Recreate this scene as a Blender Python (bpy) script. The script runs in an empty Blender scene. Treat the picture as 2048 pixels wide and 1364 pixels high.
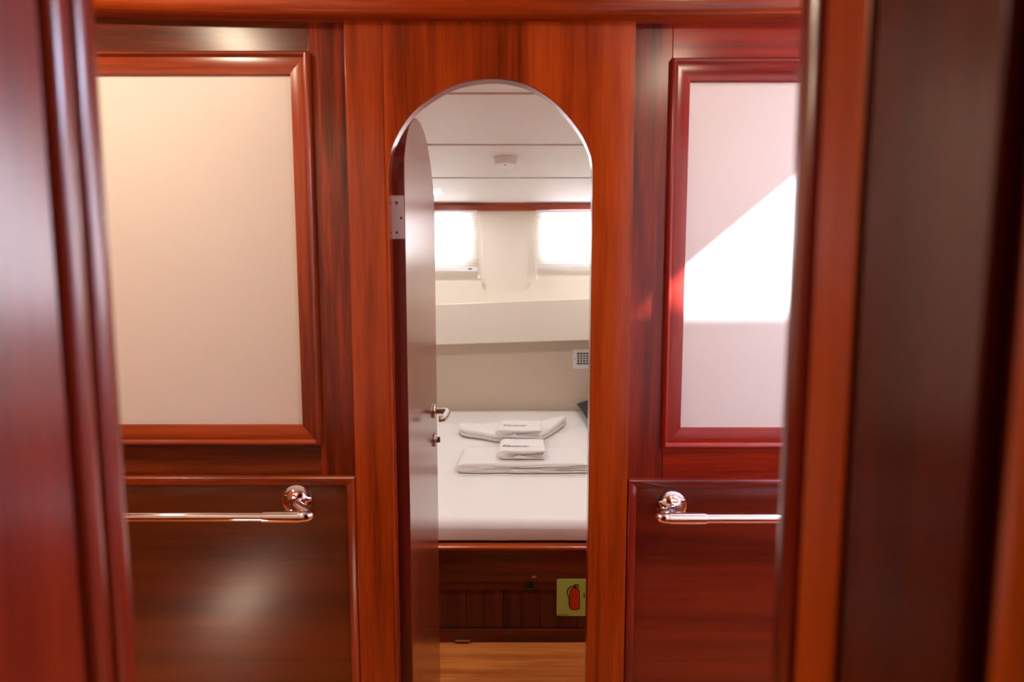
import bpy, bmesh, math, random
from mathutils import Vector, Matrix
random.seed(7)
scene = bpy.context.scene
COL = scene.collection

# ---------------------------------------------------------------- camera
EYE = 1.525                     # camera height above the cabin floor
FPX = 1000.0                    # focal length in pixels of the 2048 x 1364 frame
PITCH = math.atan(0.082)        # looking slightly down
cam_d = bpy.data.cameras.new('camera')
cam = bpy.data.objects.new('camera', cam_d)
COL.objects.link(cam)
cam.location = (0, 0, EYE)
cam.rotation_euler = (math.pi / 2 - PITCH, 0, 0)
cam_d.sensor_width = 36.0
cam_d.lens = 36.0 * FPX / 2048.0
cam_d.clip_start = 0.01
cam_d.dof.use_dof = True
cam_d.dof.focus_distance = 1.9
cam_d.dof.aperture_fstop = 2.0
scene.camera = cam

# ---------------------------------------------------------------- world, sun, exposure
world = bpy.data.worlds.new('sky')
scene.world = world
world.use_nodes = True
bgn = world.node_tree.nodes['Background']
bgn.inputs[0].default_value = (0.60, 0.71, 1.0, 1)
bgn.inputs[1].default_value = 24.0
sun_d = bpy.data.lights.new('sun', 'SUN')
sun_d.energy = 58.0
sun_d.angle = math.radians(1.6)
sun_d.color = (0.76, 0.84, 1.0)
sun = bpy.data.objects.new('sun', sun_d)
COL.objects.link(sun)
SUN = Vector((-1.16, 0.62, -1.0))          # direction the light travels
sun.rotation_euler = SUN.to_track_quat('-Z', 'Y').to_euler()
sun.location = (6, -3, 7)
vs = scene.view_settings
vs.view_transform = 'Standard'
vs.look = 'None'
vs.gamma = 1.0
vs.use_curve_mapping = False
vs.exposure = 0.0

# ---------------------------------------------------------------- pixel -> place
_c, _s = math.cos(PITCH), math.sin(PITCH)
def at(u, v, Y):
    """point at depth Y that the photo shows at pixel (u, v)"""
    x = (u - 1024.0) / FPX
    y = -(v - 682.0) / FPX
    dy = _c + y * _s
    dz = y * _c - _s
    t = Y / dy
    return Vector((x * t, Y, EYE + dz * t))
def on_floor(u, v, z):
    """(x, y) of the pixel on the horizontal plane z"""
    x = (u - 1024.0) / FPX
    y = -(v - 682.0) / FPX
    dy = _c + y * _s
    dz = y * _c - _s
    t = (z - EYE) / dz
    return x * t, dy * t
def wx(u, v, Y): return at(u, v, Y).x
def wz(v, Y): return at(1024, v, Y).z

# ---------------------------------------------------------------- materials
def lin(r, g, b):
    f = lambda c: (c / 255.0) / 12.92 if c / 255.0 <= 0.04045 else ((c / 255.0 + 0.055) / 1.055) ** 2.4
    return (f(r), f(g), f(b), 1.0)
def new_mat(name):
    m = bpy.data.materials.new(name)
    m.use_nodes = True
    nt = m.node_tree
    return m, nt, nt.nodes['Principled BSDF']
def plain(name, col, rough=0.5, metal=0.0, bump=0.0, bscale=200.0, var=0.0, sheen=0.0, spec=0.5):
    m, nt, p = new_mat(name)
    p.inputs['Base Color'].default_value = col
    p.inputs['Roughness'].default_value = rough
    p.inputs['Metallic'].default_value = metal
    p.inputs['Specular IOR Level'].default_value = spec
    if sheen: p.inputs['Sheen Weight'].default_value = sheen
    tc = nt.nodes.new('ShaderNodeTexCoord')
    no = nt.nodes.new('ShaderNodeTexNoise')
    no.inputs['Scale'].default_value = bscale
    no.inputs['Detail'].default_value = 3
    nt.links.new(tc.outputs['Object'], no.inputs['Vector'])
    if bump:
        b = nt.nodes.new('ShaderNodeBump')
        b.inputs['Strength'].default_value = bump
        b.inputs['Distance'].default_value = 0.002
        nt.links.new(no.outputs['Fac'], b.inputs['Height'])
        nt.links.new(b.outputs['Normal'], p.inputs['Normal'])
    if var:
        n2 = nt.nodes.new('ShaderNodeTexNoise')
        n2.inputs['Scale'].default_value = 4.0
        nt.links.new(tc.outputs['Object'], n2.inputs['Vector'])
        mx = nt.nodes.new('ShaderNodeMix'); mx.data_type = 'RGBA'
        mx.inputs['A'].default_value = [c * (1 - var) for c in col[:3]] + [1]
        mx.inputs['B'].default_value = [min(1, c * (1 + var)) for c in col[:3]] + [1]
        nt.links.new(n2.outputs['Fac'], mx.inputs['Factor'])
        nt.links.new(mx.outputs['Result'], p.inputs['Base Color'])
    return m
def wood(name, dark, mid, light, axis='z', rough=0.25, scale=14.0, flame=0.0, coat=0.0, spec=0.5, coat_rough=0.2):
    """varnished timber with streaky grain running along one axis"""
    m, nt, p = new_mat(name)
    N, L = nt.nodes.new, nt.links.new
    tc = N('ShaderNodeTexCoord'); oi = N('ShaderNodeObjectInfo')
    mul = N('ShaderNodeMath'); mul.operation = 'MULTIPLY'; mul.inputs[1].default_value = 37.0
    L(oi.outputs['Random'], mul.inputs[0])
    add = N('ShaderNodeVectorMath'); add.operation = 'ADD'
    L(tc.outputs['Object'], add.inputs[0]); L(mul.outputs[0], add.inputs[1])
    mp = N('ShaderNodeMapping')
    k = 0.05
    sc = {'x': (k, 1, 1), 'y': (1, k, 1), 'z': (1, 1, k)}[axis]
    mp.inputs['Scale'].default_value = sc
    L(add.outputs[0], mp.inputs['Vector'])
    n1 = N('ShaderNodeTexNoise'); n1.inputs['Scale'].default_value = scale
    n1.inputs['Detail'].default_value = 5; n1.inputs['Roughness'].default_value = 0.55
    n1.inputs['Distortion'].default_value = 0.5 + flame
    L(mp.outputs[0], n1.inputs['Vector'])
    n2 = N('ShaderNodeTexNoise'); n2.inputs['Scale'].default_value = scale * 9
    n2.inputs['Detail'].default_value = 4
    L(mp.outputs[0], n2.inputs['Vector'])
    mixf = N('ShaderNodeMix'); mixf.data_type = 'FLOAT'; mixf.inputs['Factor'].default_value = 0.22
    L(n1.outputs['Fac'], mixf.inputs['A']); L(n2.outputs['Fac'], mixf.inputs['B'])
    r = N('ShaderNodeValToRGB')
    e = r.color_ramp.elements
    e[0].position = 0.33; e[0].color = dark
    e[1].position = 0.68; e[1].color = light
    em = e.new(0.50); em.color = mid
    L(mixf.outputs['Result'], r.inputs['Fac'])
    L(r.outputs['Color'], p.inputs['Base Color'])
    p.inputs['Roughness'].default_value = rough
    p.inputs['Specular IOR Level'].default_value = spec
    if coat:
        p.inputs['Coat Weight'].default_value = coat
        p.inputs['Coat Roughness'].default_value = coat_rough
    b = N('ShaderNodeBump'); b.inputs['Strength'].default_value = 0.04; b.inputs['Distance'].default_value = 0.001
    L(n2.outputs['Fac'], b.inputs['Height']); L(b.outputs['Normal'], p.inputs['Normal'])
    return m
def glow(name, col, strength):
    m, nt, p = new_mat(name)
    p.inputs['Base Color'].default_value = (0.8, 0.8, 0.8, 1)
    p.inputs['Emission Color'].default_value = col
    p.inputs['Emission Strength'].default_value = strength
    return m

RED_D, RED_M, RED_L = lin(110, 38, 9), lin(166, 64, 14), lin(196, 86, 24)
M = {}
M['wood_v'] = wood('mahogany_vertical', RED_D, RED_M, RED_L, 'z')
M['wood_h'] = wood('mahogany_horizontal', RED_D, RED_M, RED_L, 'x')
M['wood_y'] = wood('mahogany_lengthwise', RED_D, RED_M, RED_L, 'y')
M['stile'] = wood('streaked_mahogany_vertical', lin(56, 19, 7), lin(126, 45, 14), lin(184, 74, 26), 'z', scale=20, rough=0.22)
M['rail'] = wood('streaked_mahogany_horizontal', lin(46, 18, 6), lin(104, 42, 12), lin(152, 66, 22), 'x', scale=18, rough=0.3)
M['veneer'] = wood('brown_mahogany_veneer', lin(84, 38, 12), lin(110, 52, 16), lin(130, 62, 21), 'x', scale=8, rough=0.28)
M['daylit_v'] = wood('daylight_tinted_mahogany_vertical', lin(90, 18, 14), lin(144, 34, 24), lin(172, 50, 34), 'z', rough=0.22)  # redder copies right of the door: cool-light crimson painted into the colour
M['daylit_h'] = wood('daylight_tinted_mahogany_horizontal', lin(90, 18, 14), lin(144, 34, 24), lin(172, 50, 34), 'x', rough=0.22)
M['daylit_stile'] = wood('daylight_tinted_stile', lin(70, 16, 12), lin(134, 38, 20), lin(176, 58, 28), 'z', scale=18, rough=0.28)
M['daylit_rail'] = wood('daylight_tinted_rail', lin(80, 16, 10), lin(146, 36, 16), lin(180, 56, 22), 'x', scale=14, rough=0.22)
M['daylit_veneer'] = wood('daylight_tinted_veneer', lin(82, 24, 16), lin(116, 38, 22), lin(140, 52, 30), 'x', scale=10, rough=0.28)
M['lining'] = wood('lit_mahogany_lining', lin(176, 66, 8), lin(214, 94, 12), lin(228, 116, 26), 'z', scale=10, rough=0.3)  # brightness of the light-facing lining painted in as lighter orange
M['leaf'] = wood('satin_mahogany_leaf', lin(96, 34, 18), lin(128, 50, 26), lin(150, 66, 36), 'z', scale=12, rough=0.25, coat=0.55, coat_rough=0.18)
M['jamb'] = wood('lacquered_jamb_mahogany', lin(100, 26, 12), lin(140, 38, 16), lin(160, 52, 22), 'z', scale=12, rough=0.24, spec=0.8, coat=1.0, coat_rough=0.2)
M['leaf_edge'] = wood('dark_red_leaf_edge', lin(60, 16, 10), lin(100, 28, 18), lin(122, 40, 26), 'z', scale=20, rough=0.3)
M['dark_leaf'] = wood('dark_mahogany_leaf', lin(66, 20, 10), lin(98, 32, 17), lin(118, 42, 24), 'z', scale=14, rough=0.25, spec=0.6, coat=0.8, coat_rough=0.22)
M['bed_wood'] = wood('dark_bed_mahogany', lin(62, 22, 8), lin(98, 38, 14), lin(126, 54, 22), 'x', scale=14, rough=0.3)
M['plank'] = wood('dark_plank_mahogany', lin(56, 20, 9), lin(84, 32, 14), lin(106, 44, 20), 'z', scale=18, rough=0.35)
M['oak'] = wood('orange_oak_floor', lin(168, 84, 30), lin(208, 118, 50), lin(222, 140, 70), 'x', scale=16, rough=0.35, flame=1.2)
M['cream'] = plain('white_panel', lin(230, 224, 218), 0.45, bump=0.03, bscale=500)
M['cabin_wall'] = plain('cream_cabin_wall', lin(236, 226, 210), 0.6, bump=0.05, bscale=400)
M['lower_wall'] = plain('beige_lower_wall', lin(222, 204, 184), 0.6, bump=0.08, bscale=500)
M['ceiling'] = plain('white_leatherette', lin(232, 224, 220), 0.55, bump=0.1, bscale=450)
M['white'] = plain('white_plastic', lin(238, 236, 234), 0.35)
M['sheet'] = plain('white_bed_sheet', lin(236, 228, 222), 0.85, bump=0.08, bscale=900, sheen=0.2)
M['towel'] = plain('white_terry', lin(240, 233, 228), 0.95, bump=0.5, bscale=700, sheen=0.3)
M['charcoal'] = plain('charcoal_fabric', lin(52, 48, 48), 0.9, bump=0.3, bscale=800)
M['chrome'] = plain('chrome', lin(236, 232, 230), 0.05, 1.0)
M['satin_steel'] = plain('satin_steel', lin(190, 184, 178), 0.28, 1.0)
M['hinge'] = plain('painted_grey_hinge', lin(206, 200, 196), 0.4, 0.2)
M['screw'] = plain('dull_screw', lin(96, 92, 90), 0.5, 0.6)
M['black'] = plain('black_void', lin(14, 12, 11), 0.7)
M['ink'] = plain('printed_ink', lin(42, 40, 44), 0.7)
M['sign_green'] = plain('lime_green_sign', lin(182, 218, 100), 0.4, var=0.04)
M['sign_red'] = plain('red_print', lin(204, 48, 22), 0.45)
M['sign_dark'] = plain('dark_green_print', lin(46, 56, 22), 0.5)
M['rubber'] = plain('dark_rubber', lin(30, 26, 24), 0.6)
M['lamp_warm'] = glow('warm_lamp_lens', (1.0, 0.86, 0.66, 1), 25)
M['lamp_white'] = glow('white_lamp_lens', (1.0, 0.95, 0.88, 1), 25)

def blind_mat():
    m = bpy.data.materials.new('translucent_blind_fabric'); m.use_nodes = True
    nt = m.node_tree; nt.nodes.clear()
    o = nt.nodes.new('ShaderNodeOutputMaterial'); d = nt.nodes.new('ShaderNodeBsdfDiffuse')
    t = nt.nodes.new('ShaderNodeBsdfTranslucent'); mx = nt.nodes.new('ShaderNodeMixShader')
    d.inputs[0].default_value = lin(242, 232, 212); t.inputs[0].default_value = lin(252, 248, 242)
    mx.inputs[0].default_value = 0.6
    nt.links.new(d.outputs[0], mx.inputs[1]); nt.links.new(t.outputs[0], mx.inputs[2])
    nt.links.new(mx.outputs[0], o.inputs[0])
    return m
M['blind'] = blind_mat()
def pane_mat():
    m = bpy.data.materials.new('clear_pane'); m.use_nodes = True
    nt = m.node_tree; nt.nodes.clear()
    o = nt.nodes.new('ShaderNodeOutputMaterial'); t = nt.nodes.new('ShaderNodeBsdfTransparent')
    g = nt.nodes.new('ShaderNodeBsdfGlossy'); g.inputs['Roughness'].default_value = 0.02
    mx = nt.nodes.new('ShaderNodeMixShader'); mx.inputs[0].default_value = 0.06
    nt.links.new(t.outputs[0], mx.inputs[1]); nt.links.new(g.outputs[0], mx.inputs[2])
    nt.links.new(mx.outputs[0], o.inputs[0])
    return m
M['pane'] = pane_mat()

# ---------------------------------------------------------------- builders
def link(o, parent=None):
    COL.objects.link(o)
    if parent is not None:
        o.parent = parent
        L = parent.matrix_basis
        if parent.parent is not None:
            L = parent.parent.matrix_basis @ parent.matrix_parent_inverse @ parent.matrix_basis
        o.matrix_parent_inverse = L.inverted()
    return o
def tag(o, label=None, cat=None, group=None, kind=None):
    if label: o['label'] = label
    if cat: o['category'] = cat
    if group: o['group'] = group
    if kind: o['kind'] = kind
    return o
def empty(name, loc):
    o = bpy.data.objects.new(name, None)
    o.empty_display_size = 0.05
    o.location = loc
    return link(o)
def obj(name, bm, mat, parent=None, smooth=False):
    bmesh.ops.recalc_face_normals(bm, faces=bm.faces)
    me = bpy.data.meshes.new(name)
    bm.to_mesh(me); bm.free()
    me.materials.append(M[mat] if isinstance(mat, str) else mat)
    if smooth:
        for p in me.polygons: p.use_smooth = True
        try: me.set_sharp_from_angle(angle=math.radians(35))
        except Exception: pass
    o = bpy.data.objects.new(name, me)
    if smooth and len(me.polygons) < 400 and not name.endswith('moulding'):      # keep broad faces truly flat beside their rounded edges
        wn_ = o.modifiers.new('flat_faces', 'WEIGHTED_NORMAL'); wn_.keep_sharp = True; wn_.weight = 80
    return link(o, parent)
def bev(bm, w, seg=2):
    if w > 0:
        bmesh.ops.bevel(bm, geom=list(bm.edges), offset=w, segments=seg, affect='EDGES', profile=0.5)
    return bm
def box(x0, x1, y0, y1, z0, z1, w=0.0, seg=2, bm=None):
    b = bmesh.new()
    bmesh.ops.create_cube(b, size=1.0)
    for v in b.verts:
        v.co = Vector(((x0 + x1) / 2 + v.co.x * (x1 - x0), (y0 + y1) / 2 + v.co.y * (y1 - y0), (z0 + z1) / 2 + v.co.z * (z1 - z0)))
    bev(b, w, seg)
    return join(bm, b) if bm is not None else b
def join(a, b):
    me = bpy.data.meshes.new('tmp'); b.to_mesh(me); b.free()
    a.from_mesh(me); bpy.data.meshes.remove(me)
    return a
def prism(poly, y0, y1, w=0.0, seg=2):
    """polygon of (x, z) extruded from y0 to y1"""
    b = bmesh.new()
    f = b.faces.new([b.verts.new((x, y0, z)) for x, z in poly])
    r = bmesh.ops.extrude_face_region(b, geom=[f])
    for v in r['geom']:
        if isinstance(v, bmesh.types.BMVert): v.co.y = y1
    bev(b, w, seg)
    return b
def loft(rings, closed=True, cap=True):
    b = bmesh.new()
    vr = [[b.verts.new(p) for p in r] for r in rings]
    n = len(rings[0])
    for i in range(len(vr) - 1):
        for j in range(n if closed else n - 1):
            k = (j + 1) % n
            b.faces.new((vr[i][j], vr[i][k], vr[i + 1][k], vr[i + 1][j]))
    if cap and closed:
        b.faces.new(vr[0][::-1]); b.faces.new(vr[-1])
    return b
def lathe(profile, origin, axis, n=40):
    """profile of (radius, height along axis)"""
    origin = Vector(origin)
    a = Vector(axis).normalized()
    u = a.orthogonal().normalized(); w = a.cross(u)
    rings = []
    for r, h in profile:
        r = max(r, 1e-5)
        rings.append([origin + a * h + (u * math.cos(2 * math.pi * i / n) + w * math.sin(2 * math.pi * i / n)) * r for i in range(n)])
    return loft(rings)
def tube(pts, radii, n=20):
    pts = [Vector(p) for p in pts]
    rings = []
    ref = None
    for i, p in enumerate(pts):
        d = (pts[min(i + 1, len(pts) - 1)] - pts[max(i - 1, 0)]).normalized()
        if ref is None: ref = d.orthogonal().normalized()
        u = (ref - d * ref.dot(d)).normalized(); ref = u
        w = d.cross(u)
        r = radii[i] if isinstance(radii, (list, tuple)) else radii
        rings.append([p + (u * math.cos(2 * math.pi * j / n) + w * math.sin(2 * math.pi * j / n)) * r for j in range(n)])
    return loft(rings)
def catmull(pts, sub=5):
    out = []
    P = [pts[0]] + list(pts) + [pts[-1]]
    for i in range(1, len(P) - 2):
        p0, p1, p2, p3 = [Vector(q) for q in P[i - 1:i + 3]]
        for k in range(sub):
            t = k / sub
            out.append(0.5 * ((2 * p1) + (p2 - p0) * t + (2 * p0 - 5 * p1 + 4 * p2 - p3) * t * t + (3 * p1 - p0 - 3 * p2 + p3) * t ** 3))
    out.append(Vector(pts[-1]))
    return out
def text_mesh(body, size, mat, name, parent, mw, italic=0.0):
    cu = bpy.data.curves.new('lettering', 'FONT')
    cu.body = body; cu.size = size; cu.shear = italic; cu.extrude = 0.0002
    cu.align_x = 'LEFT'
    t = bpy.data.objects.new('lettering', cu)
    COL.objects.link(t)
    dg = bpy.context.evaluated_depsgraph_get()
    me = bpy.data.meshes.new_from_object(t.evaluated_get(dg))
    bpy.data.objects.remove(t)
    me.transform(mw)
    me.materials.clear(); me.materials.append(M[mat])
    o = bpy.data.objects.new(name, me)
    return link(o, parent)

# ================================================================ STRUCTURE
D = 1.31            # face of the arched bulkhead
DS = D + 0.012      # stiles and rails beside it, set back a little
BACK = 4.40         # hull side of the cabin
CEIL = wz(405.5, BACK - 0.03)   # cabin headlining
CX0, CX1 = -1.30, 1.15
NW0, NW1 = 0.30, 0.42   # near wall (the doorway the picture is taken through)
CORC = EYE + 0.93        # corridor ceiling

# ---- floor
fl = obj('floor', box(-2.2, 3.0, -1.7, BACK + 0.1, -0.06, 0.0), 'oak')
tag(fl, 'orange oak laminate floor running under the bed platform', 'floor', kind='structure')

# ---- arched bulkhead -----------------------------------------------------
wf = empty('wall_front', (0, D, 0))
tag(wf, 'glossy mahogany bulkhead with arched doorway and two pale inset panels', 'wall', kind='structure')
ZTOP = CORC
xl0, xl1 = wx(689, 120, D), wx(766, 120, D)      # left casing board
xr1 = wx(1271, 120, D)                           # right edge of arch board
BT = 0.026                                       # board thickness round the opening
arch_px = [(776, 345), (779, 318), (784, 292), (803, 253), (834, 215), (891, 177), (935, 162), (983, 156.5), (1028, 161), (1068, 175),
           (1118, 211), (1160, 262), (1179, 300), (1185, 325), (1186.5, 345)]
arch = catmull([at(u, v, D) for u, v in arch_px], 5)
AXL, AXR = arch[0].x, arch[-1].x
loop = [Vector((AXL, D, 0.0))] + arch + [Vector((AXR, D, 0.0))]
def arch_board():
    b = bmesh.new()
    cxm = (AXL + AXR) / 2
    spring = arch[0].z
    def outer(p):
        if p.z <= spring + 1e-6:
            return Vector((xl1 if p.x < cxm else xr1, D, p.z))
        t = (p.x - AXL) / (AXR - AXL)
        # fan: sides first, then top
        ang = math.atan2(p.z - spring, p.x - cxm)
        dx, dz = math.cos(ang), math.sin(ang)
        ts = []
        if dx > 1e-6: ts.append((xr1 - cxm) / dx)
        if dx < -1e-6: ts.append((xl1 - cxm) / dx)
        if dz > 1e-6: ts.append((ZTOP - spring) / dz)
        k = min(ts)
        return Vector((cxm + dx * k, D, spring + dz * k))
    fin, fout = [], []
    pts = list(loop)
    prev = None
    for p in pts:
        q = outer(p)
        if prev is not None:
            # corner of the board between two fan points
            for cxx in (xl1, xr1):
                a_on_side = abs(prev.x - cxx) < 1e-6 and prev.z < ZTOP - 1e-6
                b_on_side = abs(q.x - cxx) < 1e-6 and q.z < ZTOP - 1e-6
                a_top = abs(prev.z - ZTOP) < 1e-6; b_top = abs(q.z - ZTOP) < 1e-6
                if (a_on_side and b_top) or (a_top and b_on_side):
                    fin.append((prevp + p) / 2); fout.append(Vector((cxx, D, ZTOP)))
        fin.append(p); fout.append(q); prev = q; prevp = p
    r = 0.0025
    F = [b.verts.new(Vector((p.x, D, p.z))) for p in fout]
    I = []
    n = len(fin)
    cz = spring
    def push(p, d):   # move outwards from the opening by d
        if p.z <= cz + 1e-6: return Vector((p.x + (-d if p.x < cxm else d), p.y, p.z))
        v = Vector((p.x - cxm, 0, p.z - cz)); v.normalize()
        return p + v * d
    I0 = [b.verts.new(push(p, r)) for p in fin]
    I1 = [b.verts.new(Vector((push(p, r * 0.3).x, D + r * 0.3, push(p, r * 0.3).z))) for p in fin]
    I2 = [b.verts.new(Vector((p.x, D + r, p.z))) for p in fin]
    I3 = [b.verts.new(Vector((p.x, D + BT, p.z))) for p in fin]
    BO = [b.verts.new(Vector((p.x, D + BT, p.z))) for p in fout]
    for A, B2 in ((F, I0), (I0, I1), (I1, I2), (I2, I3), (I3, BO), (BO, F)):
        for i in range(n - 1):
            b.faces.new((A[i], A[i + 1], B2[i + 1], B2[i]))
    # thin lacquered edging strip round the opening
    e = bmesh.new()
    y0, y1, t_ = D + r + 0.0008, D + BT + 0.004, 0.0012
    R = [[e.verts.new(Vector((push(p, k).x, y, push(p, k).z))) for p in fin] for k, y in ((-t_, y0), (-t_, y1), (0.0, y1), (0.0, y0))]
    for a in range(4):
        for i in range(n - 1):
            e.faces.new((R[a][i], R[a][i + 1], R[(a + 1) % 4][i + 1], R[(a + 1) % 4][i]))
    obj('arch_edging', e, 'jamb', wf, smooth=True)
    return b
obj('arch_board', arch_board(), 'wood_v', wf, smooth=True)
obj('casing_board', box(xl0, xl1 - 0.0008, D - 0.0004, D + BT, 0, ZTOP, 0.002), 'wood_v', wf, smooth=True)
# core behind the side sections, down to the floor
obj('bulkhead_core', box(-2.2, AXL - 0.03, DS + 0.02, D + 0.055, 0, max(CEIL, CORC) + 0.04), 'wood_v', wf)
obj('bulkhead_core', box(AXR + 0.004, 3.0, DS + 0.02, D + 0.055, 0, max(CEIL, CORC) + 0.04), 'wood_v', wf)
obj('bulkhead_core', box(AXL - 0.004, AXR + 0.004, DS + 0.02, D + 0.055, arch[35].z + 0.03, max(CEIL, CORC) + 0.04), 'wood_v', wf)

UP_PROFILE = [(0, 0), (0, 0.013), (0.002, 0.017), (0.006, 0.020), (0.010, 0.019), (0.013, 0.015), (0.015, 0.012), (0.018, 0.0125), (0.048, 0.004), (0.051, 0.004), (0.053, -0.004)]
LOW_PROFILE = [(0, 0), (0, 0.010), (0.002, 0.0135), (0.005, 0.015), (0.008, 0.0145), (0.022, 0.0095), (0.024, 0.008), (0.026, 0.002)]
def moulding(parent, x0, x1, z0, z1, yface, prof, name, mh='wood_h', mv='wood_v'):
    """four mitred lengths of moulding round a rectangle; outer edges x0..x1, z0..z1"""
    cs = [(x0, z0, 1, 1), (x1, z0, -1, 1), (x1, z1, -1, -1), (x0, z1, 1, -1)]
    for i in range(4):
        rings = []
        for c in (cs[i], cs[(i + 1) % 4]):
            rings.append([Vector((c[0] + c[2] * o, yface - h, c[1] + c[3] * o)) for o, h in prof])
        obj(name, loft(rings, closed=True, cap=True), mh if i in (0, 2) else mv, parent, smooth=True)
def side_section(sgn, lo_x, hi_x, inner, v_top, v_bot, low_v, panel_x, panel_far):
    """sgn: -1 for the section left of the door; inner = x of the edge next to the casing"""
    outer_far = lo_x if sgn < 0 else hi_x
    mh, mv, ms, mr, mven = ('wood_h', 'wood_v', 'stile', 'rail', 'veneer') if sgn < 0 else ('daylit_h', 'daylit_v', 'daylit_stile', 'daylit_rail', 'daylit_veneer')
    # upper cream panel with mitred moulding
    pz1, pz0 = wz(v_top, DS), wz(v_bot, DS)
    mo = 0.053
    px = sorted((panel_x, panel_far))
    obj('cream_panel', box(px[0] - 0.004, px[1] + 0.004, DS + 0.004, DS + 0.02, pz0 - 0.004, pz1 + 0.004), 'cream', wf)
    moulding(wf, px[0] - mo, px[1] + mo, pz0 - mo, pz1 + mo, DS, UP_PROFILE, 'panel_moulding', mh, mv)
    # stile next to the casing, rails above and below
    zl = wz(low_v, DS)
    sx = panel_x - sgn * (mo - 0.006)
    a, b2 = sorted((inner, sx))
    obj('stile', box(a, b2 - 0.0004, DS, DS + 0.02, zl - 0.01, ZTOP, 0.0012), ms, wf, smooth=True)
    a, b2 = sorted((sx, outer_far))
    obj('top_rail', box(a + 0.0004, b2, DS, DS + 0.02, pz1 + mo - 0.01, ZTOP, 0.0012), mr, wf, smooth=True)
    obj('middle_rail', box(a + 0.0004, b2, DS, DS + 0.02, zl - 0.01, pz0 - mo + 0.01, 0.0012), mr, wf, smooth=True)
    far_st = panel_far + sgn * (mo - 0.006)
    # lower veneered panel
    a, b2 = sorted((inner - (0 if sgn < 0 else 0) + sgn * 0.002, outer_far))
    obj('veneer_panel', box(a + 0.004, b2 - 0.004, DS + 0.002, DS + 0.02, 0.09, zl - 0.004), mven, wf)
    moulding(wf, a, b2, 0.085, zl, DS + 0.002, LOW_PROFILE, 'wainscot_moulding', mh, mv)
    a, b2 = sorted((inner, outer_far))
    obj('kick_board', box(a, b2, DS, DS + 0.02, 0.0, 0.085, 0.0012), mr, wf, smooth=True)
    return zl
side_section(-1, -1.55, xl0, xl0, 150, 849, 951, wx(592, 480, DS), -1.42)
side_section(1, xr1, 2.75, xr1, 164, 855, 956, wx(1372, 480, DS), 2.55)
# outer ends of the corridor bulkhead
obj('end_stile', box(-2.2, -1.55, DS, DS + 0.02, 0, ZTOP), 'stile', wf)
obj('end_stile', box(2.75, 3.0, DS, DS + 0.02, 0, ZTOP), 'stile', wf)

# ---- cornice along the top of the bulkhead, gently cambered
def cornice():
    pr = [(0.0, 0.0), (-0.010, -0.001), (-0.022, -0.002), (-0.033, 0.004), (-0.041, 0.014), (-0.044, 0.026), (-0.044, 0.040), (-0.052, 0.046), (-0.056, 0.056), (-0.056, 0.10), (0, 0.10)]
    rings = []
    for i in range(25):
        x = -1.6 + 3.4 * i / 24
        u = 1024 + x / D * FPX
        v = 43 - 16 * ((u - 1080) / 900.0) ** 2
        zb = wz(v, D)
        rings.append([Vector((x, D + 0.012 + y if y == 0 else D - 0.0 + y, zb + z)) for y, z in pr])
    return loft(rings)
tc1 = obj('trim_1', cornice(), 'wood_h', smooth=True)
tag(tc1, 'rounded mahogany cornice along the top of the corridor bulkhead', 'trim', kind='structure')

# ---- corridor ceiling with a deck hatch at its right end (daylight and sun fall through it)
_tip = at(1264, 636, D)                       # where the lit patch comes to its point on the bulkhead
_k = (CORC - _tip.z)
HX0, HY0 = _tip.x - SUN.x * _k, _tip.y - SUN.y * _k
HX1, HY1 = HX0 + 1.35, D - 0.03
cc = obj('ceiling_corridor', box(-2.25, HX0, NW0 - 2.05, D + 0.02, CORC, CORC + 0.05), 'ceiling')
b = bmesh.new()
for a in ((HX1, 3.1, -1.75, D + 0.02), (HX0, HX1, -1.75, HY0), (HX0, HX1, HY1, D + 0.02)):
    box(a[0], a[1], a[2], a[3], CORC, CORC + 0.05, bm=b)
obj('hatch_surround', b, 'ceiling', cc)
tag(cc, 'white corridor headlining with an open deck hatch', 'ceiling', kind='structure')
# ---- corridor ends
we = obj('wall_corridor_left', box(-2.25, -2.2, -1.7, D + 0.05, 0, CORC + 0.05), 'wood_v')
tag(we, 'mahogany wall closing the left end of the corridor', 'wall', kind='structure')
we = obj('wall_corridor_right', box(3.0, 3.05, -1.7, D + 0.05, 0, CORC + 0.05), 'cream')
tag(we, 'cream wall closing the right end of the corridor', 'wall', kind='structure')

# ---- near wall: the doorway the picture is taken through
JL, JR = wx(238, 682, NW1), wx(1557, 682, NW1)
wn = empty('wall_near', (0, NW1, 0))
tag(wn, 'mahogany corridor wall with the open doorway nearest the viewer', 'wall', kind='structure')
obj('wall_board', box(-2.2, JL - 0.02, NW0 + 0.02, NW1 - 0.02, 0, CORC, 0.002), 'wood_v', wn)
obj('wall_board', box(JR + 0.02, 3.0, NW0 + 0.02, NW1 - 0.02, 0, CORC, 0.002), 'wood_v', wn)
obj('wall_board', box(JL - 0.02, JR + 0.02, NW0 + 0.02, NW1 - 0.02, 1.93, CORC, 0.002), 'wood_h', wn)
for a, c in ((-1.9, JL - 0.16), (JR + 0.16, 1.9)):
    obj('cream_panel', box(a, c, NW1 - 0.022, NW1 - 0.010, 0.95, CORC - 0.22, 0.002), 'cream', wn)
def vert_profile(pts, z0=0.0, z1=1.95):
    return loft([[Vector((x, y, z0)) for x, y in pts], [Vector((x, y, z1)) for x, y in pts]])
def nose(x, sgn, y0, y1, r, back):
    """half-round nosing on the jamb; sgn +1 bulges to +x"""
    pts = []
    for i in range(11):
        a = math.pi * i / 10
        pts.append((x - sgn * r + sgn * r * math.sin(a), (y0 + y1) / 2 - math.cos(a) * (y1 - y0) / 2))
    return pts + [(x - sgn * back, y1), (x - sgn * back, y0)]
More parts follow.
